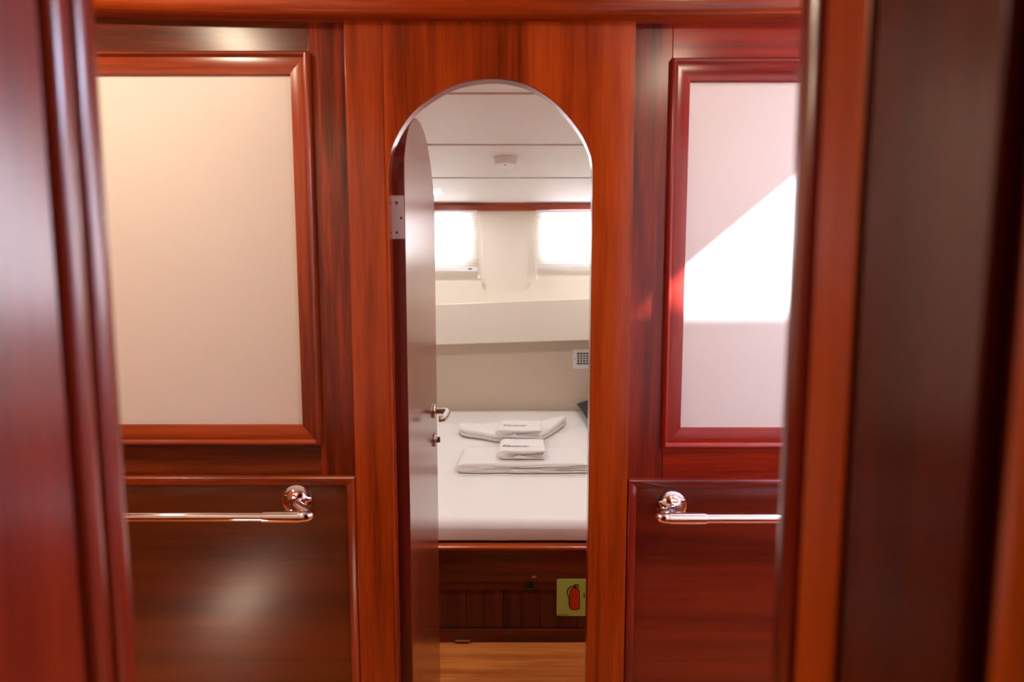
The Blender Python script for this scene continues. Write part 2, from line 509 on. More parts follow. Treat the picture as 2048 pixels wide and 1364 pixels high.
# left jamb: lining board, half-round nosing, casing edge
LX = JL
obj('jamb_casing', vert_profile(nose(LX, 1, 0.398, NW1, 0.004, 0.05)), 'jamb', wn, smooth=True)
obj('jamb_nosing', vert_profile(nose(LX + 0.001, 1, 0.372, 0.398, 0.011, 0.04)), 'jamb', wn, smooth=True)
jl_ = box(LX - 0.05, LX - 0.006, NW0 - 0.06, 0.3735, 0, 1.95, 0.002)
for v in jl_.verts: v.co.x -= (0.3735 - v.co.y) * 0.05        # the lining splays open towards the cabin
obj('jamb_lining', jl_, 'jamb', wn, smooth=True)
# right jamb
RX = JR
obj('jamb_casing', vert_profile(nose(RX, -1, 0.384, NW1, 0.012, 0.05)), 'jamb', wn, smooth=True)
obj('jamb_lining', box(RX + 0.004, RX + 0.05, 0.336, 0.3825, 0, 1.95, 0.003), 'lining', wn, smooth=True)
obj('jamb_head', box(JL - 0.05, JR + 0.05, NW0 + 0.02, NW1, 1.95, 1.99, 0.003), 'wood_h', wn, smooth=True)

# ---- open door leaf of the near doorway, folded back along the right jamb
d2 = empty('door_2', (RX + 0.02, 0.33, 0))
tag(d2, 'dark glossy mahogany door leaf folded open beside the near right jamb', 'door', kind='structure')
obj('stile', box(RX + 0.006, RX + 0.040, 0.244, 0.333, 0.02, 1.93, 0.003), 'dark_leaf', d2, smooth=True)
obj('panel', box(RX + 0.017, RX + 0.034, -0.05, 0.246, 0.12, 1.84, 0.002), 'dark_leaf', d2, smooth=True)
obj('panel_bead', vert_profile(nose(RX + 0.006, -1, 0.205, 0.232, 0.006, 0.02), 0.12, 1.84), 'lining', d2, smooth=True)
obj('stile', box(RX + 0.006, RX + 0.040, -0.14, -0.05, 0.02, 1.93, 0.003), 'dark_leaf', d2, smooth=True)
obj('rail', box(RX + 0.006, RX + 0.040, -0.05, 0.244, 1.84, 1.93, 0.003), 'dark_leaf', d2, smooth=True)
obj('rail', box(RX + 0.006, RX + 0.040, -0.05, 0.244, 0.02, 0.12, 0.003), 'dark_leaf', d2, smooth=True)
# ---- the rest of the near cabin, behind the camera
nb = obj('wall_near_cabin', box(-2.2, 3.0, -1.75, -1.7, 0, CORC + 0.05), 'cream')
tag(nb, 'cream wall at the back of the near cabin', 'wall', kind='structure')

# ---- cabin beyond the arch ------------------------------------------------
wl = obj('wall_left', box(CX0 - 0.05, CX0, D + 0.055, BACK + 0.1, 0, CEIL + 0.05), 'cabin_wall')
tag(wl, 'cream side wall of the cabin behind the open arched door', 'wall', kind='structure')
wr = obj('wall_right', box(CX1, CX1 + 0.05, D + 0.055, BACK + 0.1, 0, CEIL + 0.05), 'cabin_wall')
tag(wr, 'cream side wall of the cabin beside the dark pillow', 'wall', kind='structure')
# headlining panels, lapped at the seams
ce = empty('ceiling', (0, 2.7, CEIL))
tag(ce, 'off-white padded cabin headlining in wide lapped panels', 'ceiling', kind='structure')
def seam(v): return on_floor(1024, v, CEIL)[1]
seams = [D + 0.055, seam(186), seam(289), seam(355), BACK + 0.1]
for i in range(4):
    dz = 0.006 * (i % 2)
    bp = box(CX0 - 0.05, CX1 + 0.05, seams[i] + 0.0015, seams[i + 1] - 0.0015, CEIL, CEIL + 0.03, 0.004)
    for v in bp.verts:     # each panel laps a hair under the one before it
        v.co.z -= 0.006 * (1 - (v.co.y - seams[i]) / (seams[i + 1] - seams[i]))
    obj('panel', bp, 'ceiling', ce, smooth=True)
obj('deck_board', box(CX0 - 0.05, CX1 + 0.05, D + 0.04, BACK + 0.1, CEIL + 0.03, CEIL + 0.05), 'ceiling', ce)

# hull wall with two rounded window openings
WB = empty('wall_back', (0, BACK, 0))
tag(WB, 'cream hull side of the cabin above the bed with two windows', 'wall', kind='structure')
def rrect(x0, x1, z0, z1, r, n=7):
    pts = []
    for cx, cz, a0 in ((x1 - r, z1 - r, 0), (x0 + r, z1 - r, 90), (x0 + r, z0 + r, 180), (x1 - r, z0 + r, 270)):
        for i in range(n + 1):
            a = math.radians(a0 + 90 * i / n)
            pts.append((cx + r * math.cos(a), cz + r * math.sin(a)))
    return pts
def plate_with_hole(cx0, cx1, cz0, cz1, hole, y0, y1):
    b = bmesh.new()
    mx = sum(p[0] for p in hole) / len(hole); mz = sum(p[1] for p in hole) / len(hole)
    ang = lambda p: math.atan2(p[1] - mz, p[0] - mx) % (2 * math.pi)
    ho = sorted(hole, key=ang)
    out = []
    for p in ho:
        dx, dz = p[0] - mx, p[1] - mz
        ts = []
        if dx > 1e-9: ts.append((cx1 - mx) / dx)
        if dx < -1e-9: ts.append((cx0 - mx) / dx)
        if dz > 1e-9: ts.append((cz1 - mz) / dz)
        if dz < -1e-9: ts.append((cz0 - mz) / dz)
        k = min(ts); out.append([mx + dx * k, mz + dz * k])
    for c in ((cx0, cz0), (cx1, cz0), (cx1, cz1), (cx0, cz1)):   # snap nearest fan point to each corner
        k = min(range(len(out)), key=lambda i: (out[i][0] - c[0]) ** 2 + (out[i][1] - c[1]) ** 2)
        out[k] = list(c)
    n = len(ho)
    A = [b.verts.new((p[0], y0, p[1])) for p in out]; B2 = [b.verts.new((p[0], y0, p[1])) for p in ho]
    C2 = [b.verts.new((p[0], y1, p[1])) for p in ho]; E = [b.verts.new((p[0], y1, p[1])) for p in out]
    for P, Q in ((A, B2), (B2, C2), (C2, E), (E, A)):
        for i in range(n):
            k = (i + 1) % n
            b.faces.new((P[i], P[k], Q[k], Q[i]))
    return b
WZ0, WZ1 = wz(522, BACK), wz(424, BACK)
WIN = [(wx(757, 470, BACK), wx(938, 470, BACK)), (wx(1087, 470, BACK), wx(1268, 470, BACK))]
xm = (WIN[0][1] + WIN[1][0]) / 2
ZSH = wz(600, BACK)     # level of the built-in shelf
obj('hull_lining', plate_with_hole(CX0, xm, ZSH - 0.12, CEIL, rrect(WIN[0][0], WIN[0][1], WZ0, WZ1, 0.075), BACK, BACK + 0.06), 'cabin_wall', WB)
obj('hull_lining', plate_with_hole(xm, CX1, ZSH - 0.12, CEIL, rrect(WIN[1][0], WIN[1][1], WZ0, WZ1, 0.075), BACK, BACK + 0.06), 'cabin_wall', WB)
obj('lower_lining', box(CX0, CX1, BACK, BACK + 0.06, 0, ZSH - 0.12), 'lower_wall', WB)
for k, (a, c) in enumerate(WIN):
    wdw = empty('window_%d' % (k + 1), ((a + c) / 2, BACK, WZ0))
    tag(wdw, ['rounded cabin window left of the bare wall strip, behind a pleated blind', 'rounded cabin window on the vent side, behind a pleated blind'][k], 'window', kind='structure')
    ring = bmesh.new()
    o = rrect(a - 0.004, c + 0.004, WZ0 - 0.004, WZ1 + 0.004, 0.078); i_ = rrect(a + 0.018, c - 0.018, WZ0 + 0.018, WZ1 - 0.018, 0.06)
    n = len(o)
    vv = [[ring.verts.new((p[0], y, p[1])) for p in q] for q, y in ((o, BACK + 0.045), (i_, BACK + 0.045), (i_, BACK + 0.065), (o, BACK + 0.065))]
    for r0 in range(4):
        for j in range(n):
            kx = (j + 1) % n
            ring.faces.new((vv[r0][j], vv[r0][kx], vv[(r0 + 1) % 4][kx], vv[(r0 + 1) % 4][j]))
    obj('window_frame', ring, 'white', wdw)
    obj('pane', prism(rrect(a + 0.016, c - 0.016, WZ0 + 0.016, WZ1 - 0.016, 0.06), BACK + 0.052, BACK + 0.057), 'pane', wdw)
# mahogany trim under the headlining
zt0, zt1 = wz(420, BACK - 0.03), wz(407, BACK - 0.03)
tr = box(CX0, CX1, BACK - 0.035, BACK, zt0 - 0.004, zt1 + 0.02, 0.004)
for v in tr.verts: v.co.z += 0.011 * v.co.x
tr = obj('trim_2', tr, 'wood_h', smooth=True)
tag(tr, 'slim mahogany trim between cabin headlining and window blinds', 'trim', kind='structure')

# ================================================================ THINGS
# ---- arched door leaf standing open at a right angle
FX = wx(815, 700, 1.357) + 0.003   # room-side face of the leaf
FX = -0.2855
LT = 0.0385
LY = 1.357
d1 = empty('door_1', (FX - LT / 2, LY, 0))
tag(d1, 'satin mahogany arched door leaf standing open into the cabin', 'door', kind='structure')
lp = [(0.0, 0.015)] + [((p.x - AXL) * 0.985, p.z - 0.006) for p in arch] + [((AXR - AXL) * 0.985, 0.015)]
def leaf():
    b = bmesh.new()
    A = [b.verts.new((FX, LY + s, z)) for s, z in lp]
    f = b.faces.new(A)
    r = bmesh.ops.extrude_face_region(b, geom=[f])
    for v in r['geom']:
        if isinstance(v, bmesh.types.BMVert): v.co.x = FX - LT
    bmesh.ops.recalc_face_normals(b, faces=b.faces)
    return b
lf = obj('leaf', leaf(), 'leaf', d1)
lf.data.materials.append(M['leaf_edge'])
for p in lf.data.polygons:
    if abs(p.normal.x) < 0.5: p.material_index = 1
bm_ = lf.modifiers.new('edge', 'BEVEL'); bm_.width = 0.002; bm_.segments = 2; bm_.limit_method = 'ANGLE'; bm_.angle_limit = math.radians(50)
# butt hinge on the leaf's edge
hz1, hz0 = wz(391, LY), wz(478, LY)
hg = obj('hinge', box(FX - LT + 0.001, FX - 0.0025, LY - 0.0025, LY + 0.001, hz0, hz1, 0.0008), 'hinge', d1, smooth=True)
hg['label'] = 'pale grey butt hinge plate with three screws'
obj('knuckle', lathe([(0.0001, 0), (0.0042, 0.0), (0.0042, (hz1 - hz0) * 0.38), (0.0001, (hz1 - hz0) * 0.38)], (FX - LT - 0.001, LY - 0.004, hz0), (0, 0, 1), 14), 'satin_steel', hg, smooth=True)
obj('knuckle', lathe([(0.0001, 0), (0.0042, 0.0), (0.0042, (hz1 - hz0) * 0.36), (0.0036, (hz1 - hz0) * 0.385), (0.0001, (hz1 - hz0) * 0.385)], (FX - LT - 0.001, LY - 0.004, hz0 + (hz1 - hz0) * 0.62), (0, 0, 1), 14), 'satin_steel', hg, smooth=True)
for u, v in ((793.5, 405.5), (802.5, 436), (794, 465)):
    p = at(u, v, LY - 0.0025)
    obj('screw', lathe([(0.0001, 0.0), (0.0036, 0.0), (0.0038, 0.0006), (0.0016, 0.0014), (0.0001, 0.0012)], p, (0, -1, 0), 16), 'screw', hg, smooth=True)
# lever handle near the free edge
LH = Vector((FX, 1.795, wz(822, 1.795)))
hd = obj('door_handle', lathe([(0.0001, 0), (0.026, 0.0), (0.026, 0.004), (0.024, 0.0075), (0.017, 0.009), (0.0105, 0.010), (0.010, 0.040), (0.0001, 0.040)], LH, (1, 0, 0), 40), 'satin_steel', d1, smooth=True)
hd['label'] = 'satin steel lever handle on a round rose'
lev = bmesh.new()
pts = [LH + Vector((0.030, 0, 0)), LH + Vector((0.043, -0.002, 0)), LH + Vector((0.050, -0.012, 0)), LH + Vector((0.052, -0.028, 0)), LH + Vector((0.052, -0.105, 0)), LH + Vector((0.046, -0.116, 0)), LH + Vector((0.036, -0.119, 0))]
obj('lever', tube(catmull(pts, 4), 0.011, 18), 'satin_steel', hd, smooth=True)
LK = Vector((FX, 1.800, wz(879, 1.800)))
lk = obj('lock_rose', lathe([(0.0001, 0), (0.026, 0.0), (0.026, 0.004), (0.024, 0.0075), (0.012, 0.009), (0.011, 0.013), (0.0001, 0.013)], LK, (1, 0, 0), 40), 'satin_steel', d1, smooth=True)
obj('thumb_turn', box(LK.x + 0.012, LK.x + 0.022, LK.y - 0.004, LK.y + 0.004, LK.z - 0.011, LK.z + 0.011, 0.002), 'satin_steel', lk, smooth=True)

# ---- towel rails on the wainscot
def towel_rail(label, rose_px, elbow_px, far_x, sgn):
    """sgn: direction in which the bar runs away from the elbow"""
    yw = DS + 0.002
    c = at(rose_px[0], rose_px[1], yw)
    e = at(elbow_px[0], elbow_px[1], 1.247)
    t = empty('towel_rail', (c.x, yw, c.z))
    tag(t, label, 'towel rail')
    def rose(c):
        obj('rosette', lathe([(0.0001, 0.0), (0.0425, 0.0), (0.0425, 0.003), (0.041, 0.0065), (0.034, 0.010), (0.030, 0.0105), (0.028, 0.0125), (0.022, 0.018), (0.015, 0.022), (0.012, 0.026), (0.0001, 0.027)], (c.x, yw, c.z), (0, -1, 0), 48), 'chrome', t, smooth=True)
    def post(c, e, d):
        p = catmull([(c.x, yw - 0.02, c.z), (c.x * 0.75 + e.x * 0.25, yw - 0.035, c.z * 0.8 + e.z * 0.2), (c.x * 0.35 + e.x * 0.65, (yw + e.y) / 2 - 0.012, c.z * 0.4 + e.z * 0.6), (e.x - d * 0.006, e.y + 0.010, e.z), (e.x, e.y, e.z), (e.x + d * 0.016, e.y - 0.002, e.z)], 5)
        obj('post', tube(p, [0.0125 + 0.0015 * min(1, i / 12) for i in range(len(p))], 20), 'chrome', t, smooth=True)
        obj('collar', lathe([(0.0001, 0), (0.0150, 0.0), (0.0155, 0.002), (0.0155, 0.094), (0.0145, 0.0955), (0.0128, 0.096), (0.0001, 0.096)], (e.x + d * 0.012, e.y - 0.002, e.z), (d, 0, 0), 28), 'chrome', t, smooth=True)
    rose(c); post(c, e, sgn)
    c2 = Vector((far_x, c.y, c.z)); e2 = Vector((far_x - (c.x - e.x), e.y, e.z))
    rose(c2); post(c2, e2, -sgn)
    obj('bar', tube([(e.x + sgn * 0.10, e.y - 0.002, e.z), (e2.x - sgn * 0.10, e.y - 0.002, e.z)], 0.0125, 24), 'chrome', t, smooth=True)
    return t
towel_rail('chrome towel rail with round rosette under the warm-lit cream panel', (595.5, 998), (612, 1033), -1.25, -1)
towel_rail('chrome towel rail with round rosette under the sunlit white panel', (1341.5, 1010), (1327, 1036), 1.10, 1)

# ---- downlights
def downlight(name, x, y, z, label, power, mat, col, group=None, r=0.034):
    t = empty(name, (x, y, z))
    tag(t, label, 'ceiling light', group)
    obj('bezel', lathe([(r + 0.001, 0.0), (r + 0.016, 0.0), (r + 0.016, 0.003), (r + 0.010, 0.007), (r + 0.002, 0.008), (r + 0.001, 0.006)], (x, y, z), (0, 0, -1), 36), 'white', t, smooth=True)
    obj('lens', lathe([(0.0001, 0.0), (r, 0.0), (r, 0.008), (r * 0.75, 0.013), (r * 0.4, 0.016), (0.0001, 0.017)], (x, y, z), (0, 0, -1), 32), mat, t, smooth=True)
    ld = bpy.data.lights.new('lamp', 'AREA')
    ld.shape = 'DISK'; ld.size = r * 2; ld.energy = power; ld.color = col
    lo = bpy.data.objects.new('lamp', ld)
    lo.location = (x, y, z - 0.0185)
    link(lo, t)
    return t
WARM = (1.0, 0.80, 0.56); NEUT = (0.95, 0.97, 1.0)
for x, y, e, w in ((-0.97, 0.80, 6.5, 'above the warm-lit towel rail'), (-1.85, 0.80, 7.5, 'added unseen for fill at the closed end of the corridor'), (0.63, 0.56, 3.2, 'between the arch and the deck hatch')):  # closed-end lamp is added out of view to fill the left panel
    downlight('corridor_downlight', x, y, CORC, 'round recessed downlight in the corridor headlining ' + w, e, 'lamp_warm', WARM, 'corridor downlights', r=0.05)
p = on_floor(872, 383, CEIL - 0.01)
downlight('cabin_downlight', p[0], p[1], CEIL - 0.0075, 'round recessed downlight glowing in the headlining near the windows', 5.0, 'lamp_white', NEUT, r=0.042)
for x, y, e, w in ((-0.60, 1.80, 9.0, 'behind the open arched door'), (0.60, 1.80, 9.0, 'just inside the doorway, on the pillow side'), (0.80, p[1], 5.0, 'over the dark pillow')):
    downlight('cabin_downlight', x, y, CEIL - 0.0075, 'round recessed cabin downlight ' + w, e, 'lamp_white', NEUT, 'cabin downlights')
# added light, unseen, low opposite the bulkhead; makes the glow on the veneer
q = at(480, 1205, D)
kq = (2 * D - NW1) / D
cl_ = empty('added_glow_light', (q.x * kq, NW1 - 0.02, EYE + (q.z - EYE) * kq))
tag(cl_, 'small rectangular light added out of view for the glow on the veneer', 'added light')
c0 = cl_.location
obj('bezel', box(c0.x - 0.08, c0.x + 0.08, NW1 - 0.021, NW1 - 0.012, c0.z - 0.05, c0.z + 0.05, 0.003), 'white', cl_)
obj('lens', box(c0.x - 0.065, c0.x + 0.065, NW1 - 0.013, NW1 - 0.008, c0.z - 0.036, c0.z + 0.036, 0.002), glow('added_glow_lens', (1.0, 0.74, 0.55, 1), 65), cl_)

# ---- smoke detector on the headlining
sx, sy = on_floor(1011, 317, CEIL - 0.006)
sd = empty('smoke_detector', (sx, sy, CEIL - 0.006))
tag(sd, 'round white smoke detector on the headlining', 'smoke detector')
sz = CEIL - 0.004
obj('base', lathe([(0.0001, 0), (0.067, 0.0), (0.068, 0.004), (0.068, 0.012), (0.0001, 0.012)], (sx, sy, sz), (0, 0, -1), 48), 'white', sd, smooth=True)
obj('cover', lathe([(0.0001, 0.011), (0.066, 0.011), (0.067, 0.014), (0.067, 0.034), (0.064, 0.042), (0.057, 0.046), (0.0001, 0.047)], (sx, sy, sz), (0, 0, -1), 48), 'white', sd, smooth=True)
obj('test_button', lathe([(0.0001, 0.045), (0.008, 0.046), (0.008, 0.049), (0.0001, 0.0495)], (sx - 0.002, sy - 0.030, sz), (0, 0, -1), 20), 'hinge', sd, smooth=True)

# ---- built-in shelf box under the windows, rising slightly to the right
SY = BACK - 0.24
def shelf():
    a, b2 = at(872, 609, SY), at(1182, 596.5, SY)
    c, d = at(872, 690, SY), at(1182, 680, SY)
    def ext(p, q, x):
        return p.z + (q.z - p.z) * (x - p.x) / (q.x - p.x)
    bm = bmesh.new(); vs_ = []
    for x in (CX0, CX1):
        zt, zb = ext(a, b2, x), ext(c, d, x)
        vs_.append([bm.verts.new(v) for v in ((x, SY, zb), (x, SY, zt), (x, BACK, zt), (x, BACK, zb))])
    for i in range(4):
        k = (i + 1) % 4
        bm.faces.new((vs_[0][i], vs_[0][k], vs_[1][k], vs_[1][i]))
    bm.faces.new(vs_[0]); bm.faces.new(vs_[1][::-1])
    bev(bm, 0.006, 3)
    return bm
sh = obj('wall_shelf', shelf(), 'cabin_wall', smooth=True)
tag(sh, 'cream boxed-in shelf running along the hull under the windows', 'shelf')

# ---- pleated blinds
def blind(x0, x1, label, cord_x, ztop, zbot, badge_u=None):
    y = BACK - 0.045
    t = empty('window_blind', ((x0 + x1) / 2, y, zbot))
    tag(t, label, 'blind')
    obj('headrail', box(x0 - 0.004, x1 + 0.004, y - 0.018, y + 0.016, ztop - 0.018, ztop, 0.003), 'white', t, smooth=True)
    n = 19
    z1, z0 = ztop - 0.018, zbot + 0.035
    h = (z1 - z0) / n
    me = None
    for i in range(n):
        zc = z1 - h * (i + 0.5)
        if me is None:
            bm = bmesh.new()
            pr = [(-0.002, h / 2), (-0.016, 0.0), (-0.002, -h / 2), (-0.001, -h / 2), (-0.0148, 0.0), (-0.001, h / 2)]
            bm2 = loft([[Vector((x, y + 0.008 + a, b_)) for a, b_ in pr] for x in (x0, x1)])
            s0 = obj('slat', bm2, 'blind', t); me = s0.data
            bm.free()
        else:
            s0 = bpy.data.objects.new('slat', me); link(s0, t)
        s0.location.z = zc
    br = obj('bottom_rail', box(x0 - 0.002, x1 + 0.002, y - 0.018, y + 0.014, zbot, zbot + 0.035, 0.004), 'white', t, smooth=True)
    if badge_u:
        p = at(badge_u, 531, y - 0.019)
        obj('badge', box(p.x - 0.016, p.x + 0.016, y - 0.0192, y - 0.0175, zbot + 0.016, zbot + 0.026, 0.0), 'ink', br)
    zc1 = wz(549, y)
    obj('cord', tube([(cord_x, y - 0.012, ztop - 0.01), (cord_x, y - 0.012, zc1)], 0.0016, 8), 'white', t)
    obj('cord', tube([(cord_x + 0.011, y - 0.012, ztop - 0.01), (cord_x + 0.006, y - 0.012, zc1)], 0.0016, 8), 'white', t)
    obj('cord_weight', lathe([(0.0001, 0), (0.007, 0.002), (0.014, 0.020), (0.015, 0.034), (0.012, 0.038), (0.0001, 0.038)], (cord_x + 0.004, y - 0.012, zc1), (0, 0, -1), 18), 'white', t, smooth=True)
    return t
BY = BACK - 0.045
blind(wx(735, 480, BY), wx(954, 480, BY), 'cream pleated blind with a dark maker badge on its bottom rail', wx(957.5, 480, BY), wz(421.5, BY), wz(543, BY), 940)
blind(wx(1072, 480, BY), wx(1287, 480, BY), 'cream pleated blind over the window nearest the wall vent', wx(1072, 480, BY), wz(421, BY), wz(535, BY))

# ---- vent grille on the hull lining under the shelf
def vent():
    y = BACK
    c = at(1146, 697, y); d = at(1146, 737, y)
    s = c.z - d.z
    x0, x1, z0, z1 = c.x, c.x + s * 1.25, d.z, c.z
    t = empty('air_vent', ((x0 + x1) / 2, y, z0))
    tag(t, 'square white air vent grille with dark slots under the shelf', 'air vent')
    fw = 0.036
    b = bmesh.new()
    for a in ((x0, x1, z0, z0 + fw), (x0, x1, z1 - fw, z1), (x0, x0 + fw, z0 + fw, z1 - fw), (x1 - fw, x1, z0 + fw, z1 - fw)):
        box(a[0], a[1], y - 0.010, y, a[2], a[3], bm=b)
    obj('frame', b, 'white', t)
    obj('duct', box(x0 + fw, x1 - fw, y - 0.002, y - 0.0005, z0 + fw, z1 - fw), 'black', t)
    nz = 5; hz = (z1 - z0 - 2 * fw) / nz
    for i in range(1, nz):
        obj('louvre', box(x0 + fw, x1 - fw, y - 0.008, y - 0.004, z0 + fw + hz * i - 0.0035, z0 + fw + hz * i + 0.0035), 'white', t)
    nx = 6; hx = (x1 - x0 - 2 * fw) / nx
    for i in range(1, nx):
        obj('louvre', box(x0 + fw + hx * i - 0.003, x0 + fw + hx * i + 0.003, y - 0.006, y - 0.003, z0 + fw, z1 - fw), 'white', t)
    obj('screw', lathe([(0.0001, 0), (0.005, 0), (0.004, 0.001), (0.0001, 0.001)], (x0 + fw * 0.45, y - 0.010, (z0 + z1) / 2), (0, -1, 0), 12), 'screw', t)
vent()

# ---- bed platform
BF = on_floor(1024, 1285, 0.0)[1]
bx0, bx1 = CX0 + 0.02, CX1 - 0.02
ZM = wz(1036, BF + 0.05)             # top of the mattress
zr1 = wz(1090, BF)                   # rail top
bed = empty('bed_platform', (0, BF, 0))
tag(bed, 'dark mahogany bed platform with vertical planked front under the mattress', 'bed')
zb1 = wz(1164, BF)
zpan0 = wz(1260, BF)
rail = [(BF + 0.05, zr1 - 0.008), (BF + 0.02, zr1), (BF + 0.004, zr1), (BF - 0.006, zr1 - 0.003), (BF - 0.011, zr1 - 0.009), (BF - 0.010, zr1 - 0.017), (BF - 0.002, zr1 - 0.021), (BF + 0.05, zr1 - 0.021)]
obj('rail', loft([[Vector((x, y, z)) for y, z in rail] for x in (bx0, bx1)]), 'wood_h', bed, smooth=True)
obj('front_board', box(bx0, bx1, BF, BF + 0.03, zb1, zr1 - 0.020, 0.002), 'bed_wood', bed, smooth=True)
obj('base_board', box(bx0, bx1, BF, BF + 0.03, 0.0, zpan0, 0.002), 'bed_wood', bed, smooth=True)
px0 = wx(895, 1220, BF)
pit = wx(932, 1220, BF) - px0
zf = wz(1181, BF)
obj('frieze_board', box(bx0, bx1, BF + 0.005, BF + 0.03, zf, zb1, 0.001), 'bed_wood', bed, smooth=True)
i0 = int((bx0 - px0) / pit) - 1
pm = None
x = px0 + i0 * pit
k = 0
while x < bx1 - 0.01:
    a, b2 = max(x + 0.0009, bx0), min(x + pit - 0.0009, bx1)
    if b2 > a + 0.01:
        if abs((b2 - a) - (pit - 0.0018)) < 1e-6:
            if pm is None:
                o = obj('plank', box(0, pit - 0.0018, 0, 0.02, zpan0 - 0.004, zf + 0.004, 0.001), 'plank', None, smooth=True); pm = o.data
                COL.objects.unlink(o)
            else:
                o = bpy.data.objects.new('plank', pm)
            link(o, bed)
            o.location = (a, BF + 0.009, 0)
        else:
            obj('plank', box(a, b2, BF + 0.009, BF + 0.029, zpan0 - 0.004, zf + 0.004, 0.002), 'plank', bed, smooth=True)
    x += pit
obj('backing', box(bx0, bx1, BF + 0.029, BF + 0.045, 0, zr1 - 0.03), 'black', bed)
obj('slat_deck', box(bx0, bx1, BF + 0.045, BACK - 0.001, zr1 - 0.04, zr1 - 0.001), 'bed_wood', bed)
# finger-hole ring and small catch
p = at(1059, 1172, BF + 0.005)
fr = obj('latch_ring', lathe([(0.010, 0.0), (0.021, 0.0), (0.021, 0.002), (0.017, 0.005), (0.012, 0.004), (0.010, 0.001)], p, (0, -1, 0), 30), 'rubber', bed, smooth=True)
obj('finger_hole', lathe([(0.0001, 0.0), (0.0102, 0.0), (0.0102, 0.0008), (0.0001, 0.0008)], p, (0, -1, 0), 24), 'black', fr)
p = at(1068, 1153, BF)
cb = obj('catch', box(p.x - 0.010, p.x + 0.010, BF - 0.006, BF + 0.001, p.z - 0.005, p.z + 0.005, 0.002), 'satin_steel', bed, smooth=True)
cb['label'] = 'small brass-toned catch plate'
# flush bolt keeper at the foot
p = at(926, 1279, BF)
kp = box(p.x - 0.034, p.x + 0.032, BF - 0.010, BF + 0.001, p.z - 0.004, p.z + 0.004, 0.001)
kp = obj('keeper', kp, 'satin_steel', bed, smooth=True)

# ---- mattress with fitted sheet
def mattress():
    x0, x1 = bx0 + 0.005, bx1 - 0.005
    y0, y1 = BF + 0.012, BACK - 0.004
    zb, zt = zr1 + 0.0005, ZM
    prof = []
    prof.append((y0 + 0.03, zb))
    for i in range(9):
        a = math.pi + math.pi / 2 * i / 8      # front roll
        r = 0.045
        prof.append((y0 + r + r * math.cos(a), zt - r - r * math.sin(a)))
    ny = 40
    for i in range(1, ny):
        prof.append((y0 + 0.045 + (y1 - y0 - 0.045) * i / ny, zt))
    prof.append((y1, zt - 0.01)); prof.append((y1, zb))
    import mathutils
    rings = []
    nx = 90
    for i in range(nx + 1):
        x = x0 + (x1 - x0) * i / nx
        r = []
        for j, (y, z) in enumerate(prof):
            n = mathutils.noise.noise(Vector((x * 3.0, y * 3.0, 0.3)))
            n2 = mathutils.noise.noise(Vector((x * 14.0, y * 2.0, z * 8.0)))
            zz, yy = z, y
            if 0 < j < len(prof) - 2:
                if j > 8: zz += 0.003 * n
                if j <= 8:
                    yy += 0.004 * n2 * (1 - j / 9) + 0.003 * n
            if j == 1:
                zz = zb + 0.012; yy = y0 + 0.006 + 0.004 * n2
            r.append(Vector((x, yy, zz)))
        rings.append(r)
    return loft(rings)
mt = obj('mattress', mattress(), 'sheet', smooth=True)
tag(mt, 'thick mattress in a smooth white fitted sheet on the bed platform', 'mattress')

# ---- charcoal pillow
def pillow(cx, cy, z, lx, ly, h, rz, name, mat):
    b = bmesh.new()
    n = 22
    top, bot = {}, {}
    R = Matrix.Rotation(rz, 3, 'Z')
    for i in range(n + 1):
        for j in range(n + 1):
            s, t = -1 + 2 * i / n, -1 + 2 * j / n
            f = max(0.0, (1 - abs(s) ** 3.2)) ** 0.55 * max(0.0, (1 - abs(t) ** 3.2)) ** 0.55
            pin = 1 - 0.06 * (abs(s) ** 2) * (1 - abs(t)) - 0.03
            P = R @ Vector((s * lx / 2 * (1 - 0.05 * (1 - t * t) * abs(s) ** 6), t * ly / 2 * (1 - 0.05 * (1 - s * s) * abs(t) ** 6), 0))
            edge = i in (0, n) or j in (0, n)
            top[i, j] = b.verts.new((cx + P.x, cy + P.y, z + h * 0.42 + f * h * 0.58))
            bot[i, j] = top[i, j] if edge else b.verts.new((cx + P.x, cy + P.y, z + h * 0.42 - f * h * 0.42))
    for i in range(n):
        for j in range(n):
            b.faces.new((top[i, j], top[i + 1, j], top[i + 1, j + 1], top[i, j + 1]))
            q = [bot[i, j], bot[i, j + 1], bot[i + 1, j + 1], bot[i + 1, j]]
            if len(set(q)) >= 3 and set(q) != {top[i, j], top[i + 1, j], top[i + 1, j + 1], top[i, j + 1]}:
                b.faces.new(q)
    return obj(name, b, mat, smooth=True)
pl = pillow(0.825, 3.86, ZM + 0.002, 0.52, 0.95, 0.15, math.radians(0), 'pillow', 'charcoal')
tag(pl, 'dark charcoal pillow lying at the far side of the bed', 'pillow')

